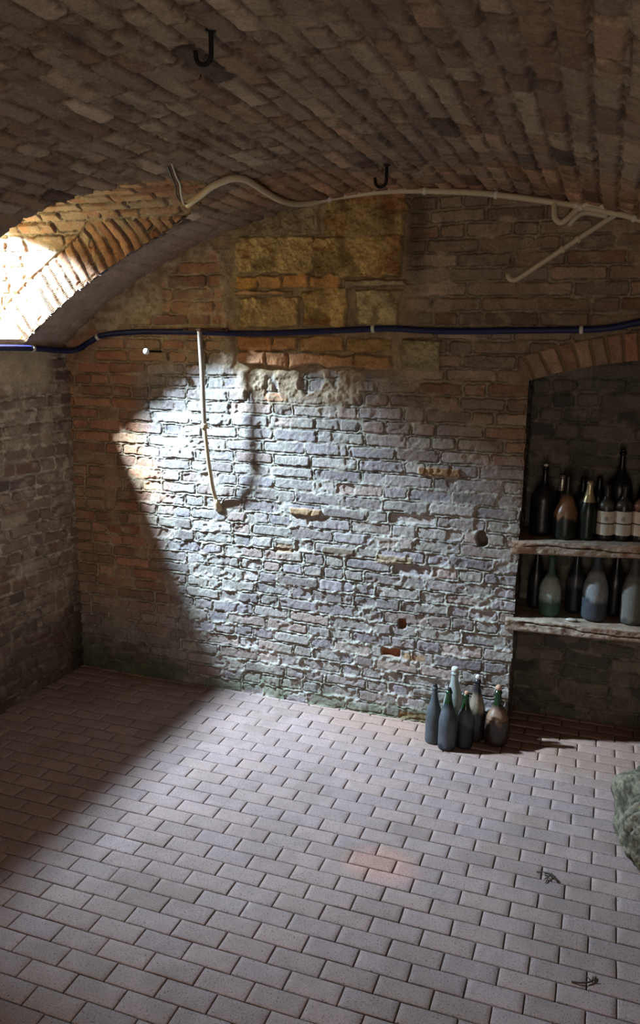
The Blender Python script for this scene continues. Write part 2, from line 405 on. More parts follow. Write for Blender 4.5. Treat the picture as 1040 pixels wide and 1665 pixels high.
# ------------------------------------------------------------------ vault
def vault():
    st = .0078
    a0 = math.atan2(ZS - VZ, XL - VX); a1 = math.atan2(ZS - VZ, XR - VX)
    na = int(VR * abs(a0 - a1) / st)
    th = np.linspace(a0 + .003, a1 - .003, na); ys = np.arange(-1.45, YW + .02, st)
    U, T = np.meshgrid(ys, th)
    S = (a0 - T) * VR
    bk = [(140, 121, 104), (148, 129, 111), (132, 113, 97), (154, 136, 118), (140, 114, 95), (136, 119, 104)]
    h, c, d, rnd = brick_surface(U, S, 14, bk, [(120, 102, 86), (136, 120, 102), (104, 88, 74)], L=.265, P=.083, joint=.012, warp=.012, depth=.014, squeeze=.2, smear=.26, hp=.25)
    # a few dark spalled bricks and pale ones
    c = c * np.where(rnd(9) > .95, .5, np.where(rnd(9) < .08, 1.3, 1))[..., None]
    redd = sst(.45, .62, fbm(U * 1.5, S * 1.5, 44) ) * sst(2.6, 3.6, U) * sst(1.0, 2.0, S)
    c = mixc(c, c * np.array([1.25, .95, .8]), redd)
    # skin of grey plaster beside the opening, paler to paint in bounced light
    X0 = VX + VR * np.cos(T); Z0 = VZ + VR * np.sin(T)
    pl = sst(3.93, 3.98, U) * sst(1.6, 1.2, S) * .7
    c = mixc(c, lin(172, 152, 140) * (.75 + .5 * fbm(U * 16, S * 16, 45))[..., None], pl); h = h * (1 - .5 * pl)
    ring = sst(.20, .15, np.hypot(np.maximum(np.abs(U - OY) - open_half(Z0), 0), np.maximum(Z0 - OC, 0) * 3))
    # rim of headers round the opening
    rr = VR - h
    X = VX + rr * np.cos(T); Z = VZ + rr * np.sin(T)
    uc = (U[:-1, :-1] + U[1:, 1:]) / 2; zc = (Z0[:-1, :-1] + Z0[1:, 1:]) / 2; xc = (X0[:-1, :-1] + X0[1:, 1:]) / 2
    keep = ~((np.abs(uc - OY) < open_half(zc + .014) - .016) & (xc < VX))
    return struct(grid_obj('ceiling', X, U, Z, M_MAS, c, keep, flip=False))
vault()

# ------------------------------------------------------------------ window opening (reveal, splayed sill, light shaft)
XE = -3.46
def window():
    # section polyline from near foot over the crown to far foot
    zz = np.arange(2.19, OS, .007)
    near = np.stack([np.full_like(zz, OY - OW), zz], 1)
    an = np.linspace(math.pi, 0, 170)
    top = np.stack([OY + OW * np.cos(an), OS + (OC - OS) * np.sin(an)], 1)
    far = np.stack([np.full_like(zz, OY + OW), zz[::-1]], 1)
    sec = np.vstack([near, top, far])
    seg = np.r_[0, np.cumsum(np.hypot(*np.diff(sec, axis=0).T))]
    tt = np.linspace(0, 1, 300)
    Ys = np.repeat(sec[:, 0:1], 300, 1); Zs = np.repeat(sec[:, 1:2], 300, 1); S = np.repeat(seg[:, None], 300, 1)
    xv = VX - np.sqrt(VR ** 2 - (Zs - VZ) ** 2) + .002
    X = xv + (XE - xv) * tt[None]
    r = np.hypot(X - VX, Zs - VZ) - VR
    arc = np.arctan2(Zs - VZ, VX - X) * VR
    side = (Zs < OS + .13)
    bk = [(146, 108, 84), (138, 98, 72), (152, 117, 92), (134, 94, 70)]
    mo = [(146, 126, 104), (136, 116, 96)]
    h1, c1, *_ = brick_surface(r * 1.0 + 20.0, arc, 23, bk, mo, L=1.3, P=.064, joint=.010, warp=.006, depth=.014, squeeze=.1, smear=.2, hp=0)
    d1 = np.abs(r - .235)
    h2, c2, *_ = brick_surface(X, np.where(side, Zs, S), 24, bk, mo, L=.26, P=.08, joint=.014, warp=.02, depth=.018, squeeze=.3, smear=.3)
    k = ((r < .235)).astype(float)
    k = k * side
    h = h1 * k + h2 * (1 - k); c = mixc(c2, c1, k)
    g = sst(.008, .003, d1) * side; h = h - .006 * g; c = c * (1 - .3 * g)[..., None]
    # normals of the section pointing into the opening
    tn = np.gradient(sec, axis=0); tn /= np.linalg.norm(tn, axis=1)[:, None]
    nrm = np.stack([tn[:, 1], -tn[:, 0]], 1)
    hh = h - .010
    Y = Ys + nrm[:, 0:1] * hh; Z = Zs + nrm[:, 1:2] * hh
    root = bpy.data.objects.new('window_1', None); root.location = (0, 0, 0); link(root); struct(root)
    grid_obj('reveal', X, Y, Z, M_MAS, c, None, flip=False, parent=root)
    # sill
    xs = np.linspace(-3.31, -3.62, 60); ys = np.linspace(OY - OW - .02, OY + OW + .02, 160)
    A, B = np.meshgrid(xs, ys)
    n = fbm(A * 16, B * 16, 61, 5)
    zz = 2.185 + .62 * (-3.30 - A).clip(0) + .03 * (n - .5) + .012
    grid_obj('sill', A, B, zz, M_MAS, lin(206, 184, 132) * (.7 + .6 * n)[..., None], None, flip=True, parent=root)
    def pl(name, P00, P10, P01, col, seed):
        a = np.linspace(0, 1, 70)
        a, b = np.meshgrid(a, a); P00, P10, P01 = map(np.array, (P00, P10, P01))
        W = P00 + a[..., None] * (P10 - P00) + b[..., None] * (P01 - P00)
        n = fbm(a * 14, b * 14, seed, 5); nr = np.cross(P10 - P00, P01 - P00); nr = nr / np.linalg.norm(nr)
        W = W + nr * (.012 * (n - .5))[..., None]
        grid_obj(name, W[..., 0], W[..., 1], W[..., 2], M_MAS, lin(*col) * (.65 + .7 * n)[..., None], parent=root)
    yl = (206, 176, 112)
    x0, x1, y0, y1, z0, z1 = -4.05, XE - .005, 2.82, 4.13, 2.15, 3.7
    pl('shaft_wall', (x0, y1, z0), (x1, y1, z0), (x0, y1, z1), yl, 1)
    pl('shaft_wall', (x0, y0, z0), (x1, y0, z0), (x0, y0, z1), yl, 2)
    pl('shaft_wall', (x0, y0, z0), (x0, y1, z0), (x0, y0, z1), yl, 3)
    pl('shaft_wall', (x1, y0, OC - .016), (x1, y1, OC - .016), (x1, y0, z1), yl, 4)
    pl('shaft_wall', (x1, OY + OW - .01, z0), (x1, y1, z0), (x1, OY + OW - .01, OC + .02), yl, 5)
    pl('shaft_wall', (x1, OY - OW + .01, z0), (x1, y0, z0), (x1, OY - OW + .01, OC + .02), yl, 6)
    # corner fillers of the lintel above the elliptical head
    an = np.linspace(0, math.pi, 60)
    for s0, s1 in ((0, 30), (29, 60)):
        P = [(x1, OY + OW * math.cos(t), OS + (OC - OS) * math.sin(t)) for t in an[s0:s1]]
        cy = OY + OW if s0 == 0 else OY - OW
        P.append((x1, OY, OC + .01)) if s0 == 0 else P.insert(0, (x1, OY, OC + .01))
        P.append((x1, cy, OC + .01))
        mesh_obj('lintel', P, [tuple(range(len(P)))], M_MAS, root, np.tile(lin(*yl), (len(P), 1)), smooth=False)
    return root
window()

# ------------------------------------------------------------------ niche
def niche():
    root = bpy.data.objects.new('wall_niche', None); link(root); struct(root)
    st = .008
    gb = [(94, 88, 80), (108, 100, 89), (82, 77, 70), (116, 106, 93)]; gm = [(126, 118, 105), (104, 97, 86)]
    xs = np.arange(NX0 - .02, NX1 + .03, st); zs = np.arange(-.03, 2.22, st)
    U, W = np.meshgrid(xs, zs)
    h, c, *_ = brick_surface(U, W, 31, gb, gm, L=.27, P=.085, joint=.014, warp=.03, depth=.014, squeeze=.3, smear=.3)
    grid_obj('back_panel', U, YW + ND - h, W, M_MAS, c, parent=root)
    ys = np.arange(YW - .012, YW + ND + .02, st)
    for X, sgn, fl in ((NX0, 1, True), (NX1, -1, False)):
        U, W = np.meshgrid(ys, zs)
        h, c, *_ = brick_surface(U, W, 33, gb, gm, L=.2, P=.08, joint=.012, warp=.02, depth=.010, squeeze=.2, smear=.5)
        grid_obj('jamb', X + sgn * (h - .018), U, W, M_MAS, c, parent=root, flip=fl)
    U, W = np.meshgrid(np.arange(NX0 - .02, NX1 + .03, st), ys)
    h, c, *_ = brick_surface(W, U, 35, [(140, 96, 70), (126, 92, 72)], gm, L=.25, P=.073, joint=.012, warp=.004, hp=0)
    grid_obj('arch_soffit', U, W, arch_z(U) - h + .016, M_MAS, c, parent=root, flip=True)
niche()

# ------------------------------------------------------------------ floor of concrete pavers
def floor():
    PY, Y0 = .0928, 3.869
    off = np.array([-.0062, -.0036, -.0017, 0, .0017, .0036, .0062, .025])
    xs = np.concatenate([k * .1 + np.r_[off, .05, .075] for k in range(-34, 13)])
    rows = np.concatenate([Y0 + k * PY + np.r_[off, .046, .068] for k in range(-34, 10)])
    xs = xs[(xs > XL - .03) & (xs < 1.25)]; rows = np.sort(rows[(rows > .9) & (rows < YW + ND + .05)])
    U, W = np.meshgrid(xs, rows)
    uu = U + .0022 * (vn(U * 1.5 + 4, W * 12, 3) - .5) + .006 * (fbm(U * .8, W * .8, 6, 2) - .5)
    ww = W + .006 * (fbm(U * .8 + 9, W * .8, 4, 2) - .5) + .0015 * (vn(U * 12, W * 2, 8) - .5)
    ri = np.floor((Y0 - ww) / PY).astype(int)
    fy = (Y0 - ww) - ri * PY
    sh = np.where(ri % 2 == 0, 0.0, .1)
    ci = np.floor((uu - sh) / .2).astype(int); fx = (uu - sh) - ci * .2
    d = np.minimum(np.minimum(fx, .2 - fx), np.minimum(fy, PY - fy))
    r = lambda s: hsh(ci, ri, 50 + s)
    h = -.009 * sst(.0022, .0008, d) - .003 * sst(.0068, .0022, d)
    top = sst(.0010, .0026, d)
    tilt = (r(1) - .5) * .0024 + (fx - .1) * (r(2) - .5) * .014 + (fy - .046) * (r(3) - .5) * .02
    h = h + tilt * top + .0006 * (fbm(U * 60, W * 60, 9) - .5)
    base = pal([(158, 136, 130), (160, 137, 130), (155, 133, 126), (157, 136, 131), (159, 136, 128)], r(4)) * (.92 + .16 * r(5))[..., None]
    base = base * (.86 + .28 * fbm(U * 28, W * 28, 11, 4))[..., None]
    dirt = sst(.52, .68, fbm(U * 4, W * 4, 13, 5)) * .25
    base = mixc(base, np.broadcast_to(lin(112, 98, 84), base.shape), dirt)
    base = mixc(base, np.broadcast_to(lin(176, 134, 104), base.shape), sst(.5, .1, YW - W) * .35 * sst(-1.9, -1.0, U))  # warm light along the wall foot, painted into the paver colour
    c = mixc(np.broadcast_to(lin(66, 54, 46), base.shape), base, top)
    edge = sst(.0075, .0035, d) * top; c = c * (1 + .10 * edge)[..., None]
    o = struct(grid_obj('floor', U, W, h, M_FLOOR, c))
    # coarse continuation behind the camera
    return o
floor()
box('floor', ((XL + XR) / 2, -.28, -.03), (XR - XL + .2, 2.4, .05), flat_mat('paver_far', (150, 134, 124), .85))['kind'] = 'structure'

# walls that close the cellar out of view
M_PLAINB = flat_mat('plain_old_brick', (132, 108, 92), .95, var=.35, scale=12, bump=.6)
struct(box('wall_right', (XR + .06, 1.45, 1.12), (.12, 6.2, 2.3), M_PLAINB))
struct(box('wall_front', (-2.2, -1.45, 1.5), (2.4, .12, 3.2), M_PLAINB))
struct(box('wall_front', (.9, -1.45, 1.5), (.6, .12, 3.2), M_PLAINB))
struct(box('wall_front', (-.2, -1.45, 2.7), (1.62, .12, .8), M_PLAINB))

# ------------------------------------------------------------------ shelves
def shelf(name, z0, slope, x0, label, seed):
    xs = np.arange(x0, NX1 + .02, .006); t = .072
    y0, y1 = YW - .035, YW + ND - .01
    a = np.linspace(0, 1, 15)
    sec = [(y0 + .014, -t), (y0 + .004, -t + .006)] + [(y0, -t + .010 + (t - .018) * q) for q in a] + [(y0 + .005, -.003), (y0 + .014, 0)] + [(y0 + .02 + (y1 - y0 - .02) * q, 0) for q in np.linspace(0, 1, 30)] + [(y1, -t), (y0 + .25, -t), (y0 + .1, -t)]
    sec = np.array(sec + [sec[0]])
    A = np.repeat(xs[None], len(sec), 0); Yb = np.repeat(sec[:, 0:1], len(xs), 1); Zb = np.repeat(sec[:, 1:2], len(xs), 1)
    n = fbm(A * 30, Zb * 36 + Yb * 30, seed, 5); n2 = fbm(A * 5, Zb * 2 + 3, seed + 3, 3)
    front = sst(.02, .004, Yb - y0)
    lip = sst(x0 + .12, x0, A)
    Y = Yb - front * (.014 * (n - .5) + .014 * (n2 - .5)) - front * lip * .01
    Z = z0 + slope * (A - NX0) + Zb + .010 * (n2 - .5) * (Zb < -.03) - lip * .012 * (n - .5) + .006 * (fbm(A * 3, Yb * 0, seed + 8) - .5)
    crz = -.020 - .022 * sst(-.35, .25, A) + .022 * (fbm(A * 9, A * 0 + seed, seed + 9, 4) - .5)
    cr = sst(.0045, .0015, np.abs(Zb - crz)) * front * sst(x0 + .05, x0 + .09, A)
    Y = Y + cr * .012
    c = mixc(np.broadcast_to(lin(136, 116, 98), A.shape + (3,)), np.broadcast_to(lin(180, 164, 146), A.shape + (3,)), sst(.2, .8, n))
    c = mixc(c, np.broadcast_to(lin(166, 120, 94), c.shape), sst(.5, .65, n2) * .5)
    c = c * (1 - .8 * cr)[..., None]
    endc = np.mean(np.stack([A, Y, Z], -1), 0)
    ny, nx = A.shape
    o = grid_obj(name, A, Y, Z, M_WOOD, c)
    # close the ends
    for j, e in ((0, 0), (nx - 1, 1)):
        P = np.stack([A[:-1, j], Y[:-1, j], Z[:-1, j]], -1)
        ed = mesh_obj('shelf_end', P, [tuple(range(len(P)))] if e else [tuple(range(len(P)))[::-1]], M_WOOD, o, c[:-1, j], smooth=False)
    tag(o, label, 'shelf'); return o
S1 = (1.167, .055, -.425); S2 = (.725, .024, -.435)
shelf('wall_shelf', *S1, 'upper cracked rough shelf in the niche, carrying the labelled wine bottles', 5)
shelf('wall_shelf', *S2, 'lower rough plank shelf in the niche with a long crack and dusty unlabelled bottles', 15)
def shz(S, x): return S[0] + S[1] * (x - NX0) + .003

# ------------------------------------------------------------------ bottles
def prof_champ(h, r):   # sloping shoulders
    P = [(0, .012), (r * .5, .008), (r * .82, 0), (r * .95, .003), (r, .012), (r, h * .42), (r * .985, h * .48), (r * .93, h * .54), (r * .80, h * .62), (r * .62, h * .70), (r * .46, h * .78), (r * .36, h * .86), (r * .32, h * .93)]
    lip = [(r * .31, h * .945), (r * .38, h * .95), (r * .39, h * .968), (r * .33, h * .975), (r * .32, h), (r * .24, h), (0, h * .99)]
    return P, lip
def prof_bord(h, r):
    P = [(0, .012), (r * .5, .008), (r * .85, 0), (r * .96, .003), (r, .01), (r, h * .60), (r * .985, h * .635), (r * .9, h * .67), (r * .68, h * .705), (r * .46, h * .735), (r * .385, h * .77), (r * .37, h * .93)]
    lip = [(r * .37, h * .94), (r * .41, h * .945), (r * .41, h * .97), (r * .37, h * .975), (r * .37, h), (r * .28, h), (0, h * .99)]
    return P, lip
def prof_round(h, r):   # squat, round shoulders, long thin neck
    P = [(0, .012), (r * .5, .008), (r * .82, 0), (r * .95, .004), (r, .016), (r * 1.02, h * .30), (r, h * .42), (r * .93, h * .50), (r * .76, h * .57), (r * .54, h * .635), (r * .37, h * .70), (r * .29, h * .77), (r * .26, h * .92)]
    lip = [(r * .26, h * .935), (r * .32, h * .94), (r * .32, h * .965), (r * .26, h * .97), (r * .26, h), (r * .18, h), (0, h * .99)]
    return P, lip
def prof_cone(h, r):    # wide cone shoulder running straight into the neck
    P = [(0, .012), (r * .5, .008), (r * .85, 0), (r * .97, .003), (r, .012), (r, h * .36), (r * .97, h * .41), (r * .86, h * .47), (r * .62, h * .58), (r * .42, h * .69), (r * .30, h * .79), (r * .24, h * .90), (r * .22, h * .94)]
    lip = [(r * .22, h * .945), (r * .28, h * .95), (r * .28, h * .975), (r * .22, h * .98), (r * .22, h), (r * .15, h), (0, h * .99)]
    return P, lip
def prof_demi(h, r):
    P = [(0, .012), (r * .5, .008), (r * .85, 0), (r * .97, .004), (r, .016), (r, h * .50), (r * .98, h * .545), (r * .88, h * .60), (r * .66, h * .66), (r * .42, h * .71), (r * .28, h * .77), (r * .22, h * .86), (r * .21, h * .92)]
    lip = [(r * .21, h * .93), (r * .30, h * .935), (r * .30, h * .955), (r * .21, h * .96), (r * .21, h), (r * .14, h), (0, h * .99)]
    return P, lip

def dens(P):
    out = []
    P = np.array(P, float)
    for a, b in zip(P[:-1], P[1:]):
        n = max(1, int(np.hypot(*(b - a)) / .007))
        for t in np.linspace(0, 1, n, endpoint=False): out.append(a + (b - a) * t)
    out.append(P[-1]); return np.array(out)
def smooth_prof(P):
    P = dens(P)
    for _ in range(3):
        Q = P.copy(); Q[8:-1] = (P[7:-2] + 2 * P[8:-1] + P[9:]) / 4; P = Q
    return P

def bottle(kind, loc, h, r, label, dark, dust, dust_range, seed, group, mat=None, neck=None, cork=None, foil=None, lab=None, line=None, tilt=0):
    root = thing('bottle', label, 'bottle', loc, group)
    P, lip = kind(h, r)
    body = smooth_prof(P)
    prof = np.vstack([body, dens(lip)])
    d0, d1, amt = dust_range
    def colfn(A, Z):
        n = fbm(np.cos(A) * 2 + 5, Z * 30 + np.sin(A) * 2, seed, 4)
        st_ = vn(A * 2.2, A * 0 + seed, seed + 5)
        k = sst(d0 * h - .020, d0 * h + .020, Z + .05 * (n - .5) + .03 * (st_ - .5)) * sst(d1 * h + .02, d1 * h - .02, Z + .02 * (n - .5))
        k = np.clip(k * amt * (.6 + .8 * n), 0, 1)
        base = np.broadcast_to(lin(*dark), A.shape + (3,)) * (.7 + .6 * n)[..., None]
        c = mixc(base, np.broadcast_to(lin(*dust), base.shape), k)
        if line is not None:
            for lz in line:
                kk = sst(.004, .001, np.abs(Z - lz * h)); c = c * (1 - .6 * kk)[..., None]
        return c
    if neck is not None:
        z = neck * h; i = int(np.argmax(body[:, 1] > z))
        lathe('glass_body', body[:i + 1], mat or M_GLASS, root, colfn=colfn, rough=.015, seed=seed)
        o = lathe('neck', np.vstack([body[i:], dens(lip)]), M_NECK, root); o['label'] = 'green glass neck'
    else:
        lathe('glass_body', prof, mat or M_GLASS, root, colfn=colfn, rough=.015, seed=seed)
    nr = lip[0][0]
    if cork is not None:
        kindc, m = cork
        if kindc == 'ball':
            q = nr * 1.02
            pc = [(0, h - .002), (q * .7, h - .002), (q, h + q * .5), (q * .95, h + q * 1.1), (q * .55, h + q * 1.6), (0, h + q * 1.75)]
        elif kindc == 'flat':
            q = nr * .82
            pc = [(0, h - .004), (q, h - .004), (q, h + .010), (q * .8, h + .014), (0, h + .014)]
        else:
            q = nr * 1.1
            pc = [(0, h - .003), (q, h - .003), (q * 1.05, h + .012), (q * .9, h + .022), (0, h + .024)]
        lathe('cork', smooth_prof(pc) if 0 else dens(pc), m, root, seg=20, rough=.08, seed=seed)
    if foil is not None:
        m, zf, nm = foil
        z = zf * h; i = int(np.argmax(body[:, 1] > z))
        fp = np.vstack([body[i:], dens(lip)]).copy(); fp[:-1, 0] += .0012; fp[-1, 1] += .0012; fp[fp[:, 1] > h - .0005, 1] += .0012
        lathe(nm, fp, m, root, rough=.04, seed=seed + 4)
    if lab is not None:
        z0, z1, a_mid, half, style = lab
        zz = np.linspace(z0 * h, z1 * h, 60); nA = 120
        rr = r * 1.0 + .0012
        pr = np.stack([np.full(60, rr), zz], 1)
        def lc(A, Z):
            t = (Z - z0 * h) / ((z1 - z0) * h); s = (A - a_mid) / half
            c = np.broadcast_to(lin(*style), A.shape + (3,)).copy() * (.9 + .2 * fbm(A * 5, Z * 50, seed))[..., None]
            k = sst(.035, .02, np.abs(t - .485)); c = mixc(c, np.broadcast_to(lin(52, 54, 40), c.shape), k)
            e = sst(.24, .14, np.hypot((s - .08) * 1.0, (t - .70) * 1.8)) * (.5 + .5 * vn(A * 40, Z * 300, 3)); c = mixc(c, np.broadcast_to(lin(96, 90, 82), c.shape), e * .8)
            for q, w in ((.38, .45), (.30, .6), (.22, .5), (.13, .35), (.90, .4)):
                k = sst(.02, .008, np.abs(t - q)) * (np.abs(s) < w) * (vn(A * 60, t * 0 + q * 90, 9) > .35); c = mixc(c, np.broadcast_to(lin(130, 124, 112), c.shape), k * .35)
            return c
        o = lathe('paper_label', pr, M_LABEL, root, seg=nA, arc=(a_mid - half, a_mid + half), colfn=lc)
    if tilt: root.rotation_euler = (0, tilt, 0)
    return root

FG = 'old bottles standing on the floor by the niche'
bottle(prof_champ, (-.777, 4.150, 0), .335, .0455, 'dusty blue grey bottle on the floor, leftmost of the cluster', (36, 37, 39), (88, 91, 94), (0, 1, .55), 1, FG, mat=M_DUSTY, cork=('flat', M_DARKCAP))
bottle(prof_champ, (-.690, 4.105, 0), .345, .050, 'green necked dark bottle at the very front of the floor cluster', (34, 35, 38), (90, 93, 97), (.1, .72, .55), 2, FG, mat=M_DUSTY, neck=.76, cork=('flat', M_DARKCAP))
bottle(prof_champ, (-.602, 4.159, 0), .315, .047, 'shorter green necked bottle with pale cork, second from the front in the floor cluster', (29, 31, 31), (90, 93, 95), (.42, .7, .6), 3, FG, mat=M_DUSTY, neck=.72, cork=('flat', M_CORK))
bottle(prof_champ, (-.690, 4.274, 0), .392, .060, 'pale clear glass bottle at the back of the floor cluster against the bricks', (175, 182, 172), (190, 194, 186), (.2, 1, .5), 4, FG, mat=M_CLEAR, cork=('cap', M_WAX))
bottle(prof_champ, (-.558, 4.270, 0), .365, .050, 'tall dark bottle with beige dusty shoulder and round white stopper on the floor', (40, 37, 38), (140, 124, 104), (.50, .76, .8), 5, FG, cork=('ball', M_WAX))
bottle(prof_round, (-.440, 4.262, 0), .322, .068, 'squat brown bottle with pink cork standing apart, rightmost on the floor', (50, 38, 33), (140, 110, 88), (.47, .68, .85), 6, FG, neck=.72, cork=('ball', M_CORK), line=(.26, .47))

UG = 'bottles on the upper niche shelf'; AM = -math.pi / 2 - .03
def up(kind, x, y, h, r, *a, **k): return bottle(kind, (x, y, shz(S1, x)), h, r, *a, **k)
up(prof_demi, -.287, 4.525, .385, .070, 'big dark flagon with pale stopper, leftmost on the upper shelf', (14, 14, 16), (40, 38, 40), (.5, .7, .7), 11, UG, cork=('flat', M_CLIP))
up(prof_champ, -.200, 4.665, .315, .042, 'bottle with silver foil neck half hidden behind the flagon', (16, 18, 16), (50, 50, 46), (.3, .5, .4), 12, UG, foil=(M_SILVER, .70, 'foil_capsule'))
up(prof_cone, -.160, 4.455, .350, .065, 'wide bottle with orange brown dusty cone shoulder on the upper shelf', (26, 29, 23), (138, 98, 72), (.37, .66, 1.0), 13, UG)
up(prof_champ, -.047, 4.445, .318, .046, 'sparkling wine bottle with gold foil neck on the upper shelf', (14, 22, 14), (40, 46, 34), (.3, .5, .4), 14, UG, foil=(M_GOLD, .62, 'foil_capsule'))
LB = (205, 196, 178)
up(prof_bord, .045, 4.455, .300, .045, 'white labelled wine bottle nearest the gold foil bottle', (22, 18, 18), (92, 84, 76), (.60, .72, .8), 15, UG, foil=(M_DARKCAP, .78, 'capsule'), lab=(.10, .53, AM, 1.25, LB))
up(prof_bord, .132, 4.455, .300, .045, 'white labelled wine bottle in front of the tall dark bottle', (22, 18, 18), (92, 84, 76), (.60, .72, .8), 16, UG, foil=(M_DARKCAP, .78, 'capsule'), lab=(.10, .53, AM - .03, 1.25, (202, 192, 178)))
up(prof_bord, .222, 4.455, .300, .046, 'labelled wine bottle with pinkish dusty shoulder at the right edge', (34, 20, 18), (150, 98, 78), (.55, .72, .9), 17, UG, foil=(M_DARKCAP, .78, 'capsule'), lab=(.10, .53, AM - .05, 1.25, (206, 182, 160)))
up(prof_demi, .108, 4.635, .470, .066, 'tall black bottle towering behind the white labelled bottles', (12, 12, 13), (24, 24, 26), (.3, .6, .5), 18, UG)
up(prof_demi, .262, 4.600, .440, .064, 'tall black bottle cut by the right edge, behind the labels', (12, 12, 13), (24, 24, 26), (.3, .6, .5), 19, UG)
up(prof_bord, -.085, 4.590, .310, .042, 'dark bottle hidden behind the gold foil bottle on the upper shelf', (13, 14, 14), (26, 26, 26), (.3, .6, .5), 20, UG)
up(prof_bord, .000, 4.665, .310, .042, 'dark bottle behind the first white labelled bottle', (13, 14, 14), (26, 26, 26), (.3, .6, .5), 21, UG)

LG = 'dusty bottles on the lower niche shelf'
def lo(kind, x, y, h, r, *a, **k): return bottle(kind, (x, y, shz(S2, x)), h, r, *a, **k)
lo(prof_round, -.213, 4.468, .345, .060, 'pale green dusty bottle, leftmost in the front of the lower shelf', (56, 84, 66), (150, 158, 150), (.28, .64, .95), 22, LG, mat=M_DUSTY)
lo(prof_champ, -.083, 4.565, .350, .052, 'dark glossy bottle between the green and the blue grey bottles', (32, 34, 38), (90, 92, 98), (.4, .6, .5), 23, LG)
lo(prof_champ, .026, 4.462, .365, .068, 'large blue grey dusty bottle in the middle of the lower shelf', (60, 64, 70), (140, 142, 142), (.34, .74, .8), 24, LG, mat=M_DUSTY)
lo(prof_champ, .128, 4.575, .360, .052, 'black bottle between the blue grey and the grey bottle', (18, 18, 20), (44, 44, 46), (.4, .6, .4), 25, LG)
lo(prof_champ, .218, 4.455, .375, .060, 'grey dusty bottle at the right end of the lower shelf', (74, 74, 70), (120, 118, 108), (.05, .7, .7), 26, LG, mat=M_DUSTY)
lo(prof_champ, -.300, 4.580, .345, .046, 'black bottle in the left corner of the lower shelf', (18, 18, 20), (44, 44, 46), (.4, .6, .4), 27, LG)

# ------------------------------------------------------------------ conduits and cables
def clip(name, p, r, ax, parent, mat=M_CLIP, w=.018):
    p = np.array(p); ax = np.array(ax, float); ax /= np.linalg.norm(ax)
    return sweep(name, [p - ax * w / 2, p - ax * w / 4, p + ax * w / 4, p + ax * w / 2], [r, r * 1.05, r * 1.05, r], mat, parent, 16)

yb = YW - .036
pts = [(XL + .045, 2.4, 2.165), (XL + .045, 3.2, 2.160), (XL + .045, 3.76, 2.163), (XL + .045, 4.0, 2.160), (XL + .05, 4.20, 2.150), (XL + .095, 4.315, 2.150), (-3.10, yb, 2.200), (-3.0, yb, 2.245),
       (-2.78, yb, 2.266), (-2.55, yb, 2.270), (-2.314, yb - .012, 2.268), (-2.0, yb - .006, 2.262), (-1.6, yb - .012, 2.275), (-1.242, yb - .008, 2.292), (-1.119, yb - .006, 2.294), (-.95, yb, 2.285), (-.763, yb, 2.282), (-.45, yb, 2.288), (-.151, yb, 2.293), (0, yb, 2.305), (.13, yb, 2.333), (.5, yb, 2.40), (1.12, yb, 2.42)]
P = catmull(pts, 12)
bc = thing('cable_conduit', 'long blue flexible conduit running around the walls at springing height', 'conduit', tuple(P[len(P) // 2]))
og = P[len(P) // 2]
sweep('conduit_tube', P - og, .0170, M_BLUE, bc, 12)
def nearest(P, x):
    i = int(np.argmin(np.abs(P[:, 0] - x))); i = min(max(i, 1), len(P) - 2); return P[i], P[i + 1] - P[i - 1]
for x in (-3.03, -1.242, -.151):
    p, t = nearest(P, x); clip('cable_clip', p - og, .0205, t, bc)
i = int(np.argmin(np.abs(P[:, 1] - 3.99) + 5 * (P[:, 0] > -3.2))); clip('cable_clip', P[i] - og, .0205, P[i + 1] - P[i - 1], bc)

# cream conduit following the vault
def onv(x, y, gap=.03):
    a = math.atan2(vault_z(x) - VZ, x - VX); r = VR - gap; return (VX + r * math.cos(a), y, VZ + r * math.sin(a))

yc = YW - .062
pts = [(-1.992, 3.622, 2.856), (-1.888, 3.557, 2.884), (-1.787, 3.488, 2.908), (-1.712, 3.464, 2.924), (-1.667, 3.466, 2.932), (-1.640, 3.527, 2.937), (-1.642, 3.627, 2.936), (-1.655, 3.749, 2.934), (-1.665, 3.884, 2.932),
       (-1.670, 4.017, 2.931), (-1.655, 4.150, 2.934), (-1.60, 4.25, 2.948), (-1.52, 4.30, 2.972), (-1.436, yc, 2.986), (-1.16, yc, 3.000), (-.9, yc, 2.986), (-.64, yc, 2.960), (-.33, yc, 2.907), (-.15, yc, 2.870), (.08, yc, 2.810), (.4, yc, 2.68), (.8, yc, 2.45), (1.1, yc, 2.24)]
P = catmull(pts, 10); og = P[len(P) // 2]
wc = thing('electrical_conduit', 'long cream plastic conduit following the top of the end wall under the vault', 'conduit', tuple(og))
sweep('conduit_tube', P - og, .0155, M_PVC, wc, 14)
for x in (-1.50, -.98, -.60, -.22, .06):
    p, t = nearest(P[90:], x); clip('conduit_clip', p - og, .020, t, wc)
for k, (m, dx) in enumerate(((M_DARKCAP, 0), (M_RUST, .012), (M_CLIP, .022))):
    W = catmull([(-1.982, 3.60, 2.858), (-1.972 + dx * .5, 3.53, 2.853 - .004 * k), (-1.935 + dx, 3.42, 2.866), (-1.876 + dx, 3.306, 2.887), (-1.845 + dx, 3.22, 2.902), (-1.818 + dx, 3.15, 2.918), (-1.80 + dx, 3.10, 2.935)], 8)
    sweep('wire', W - og, .0042, m, wc, 8)

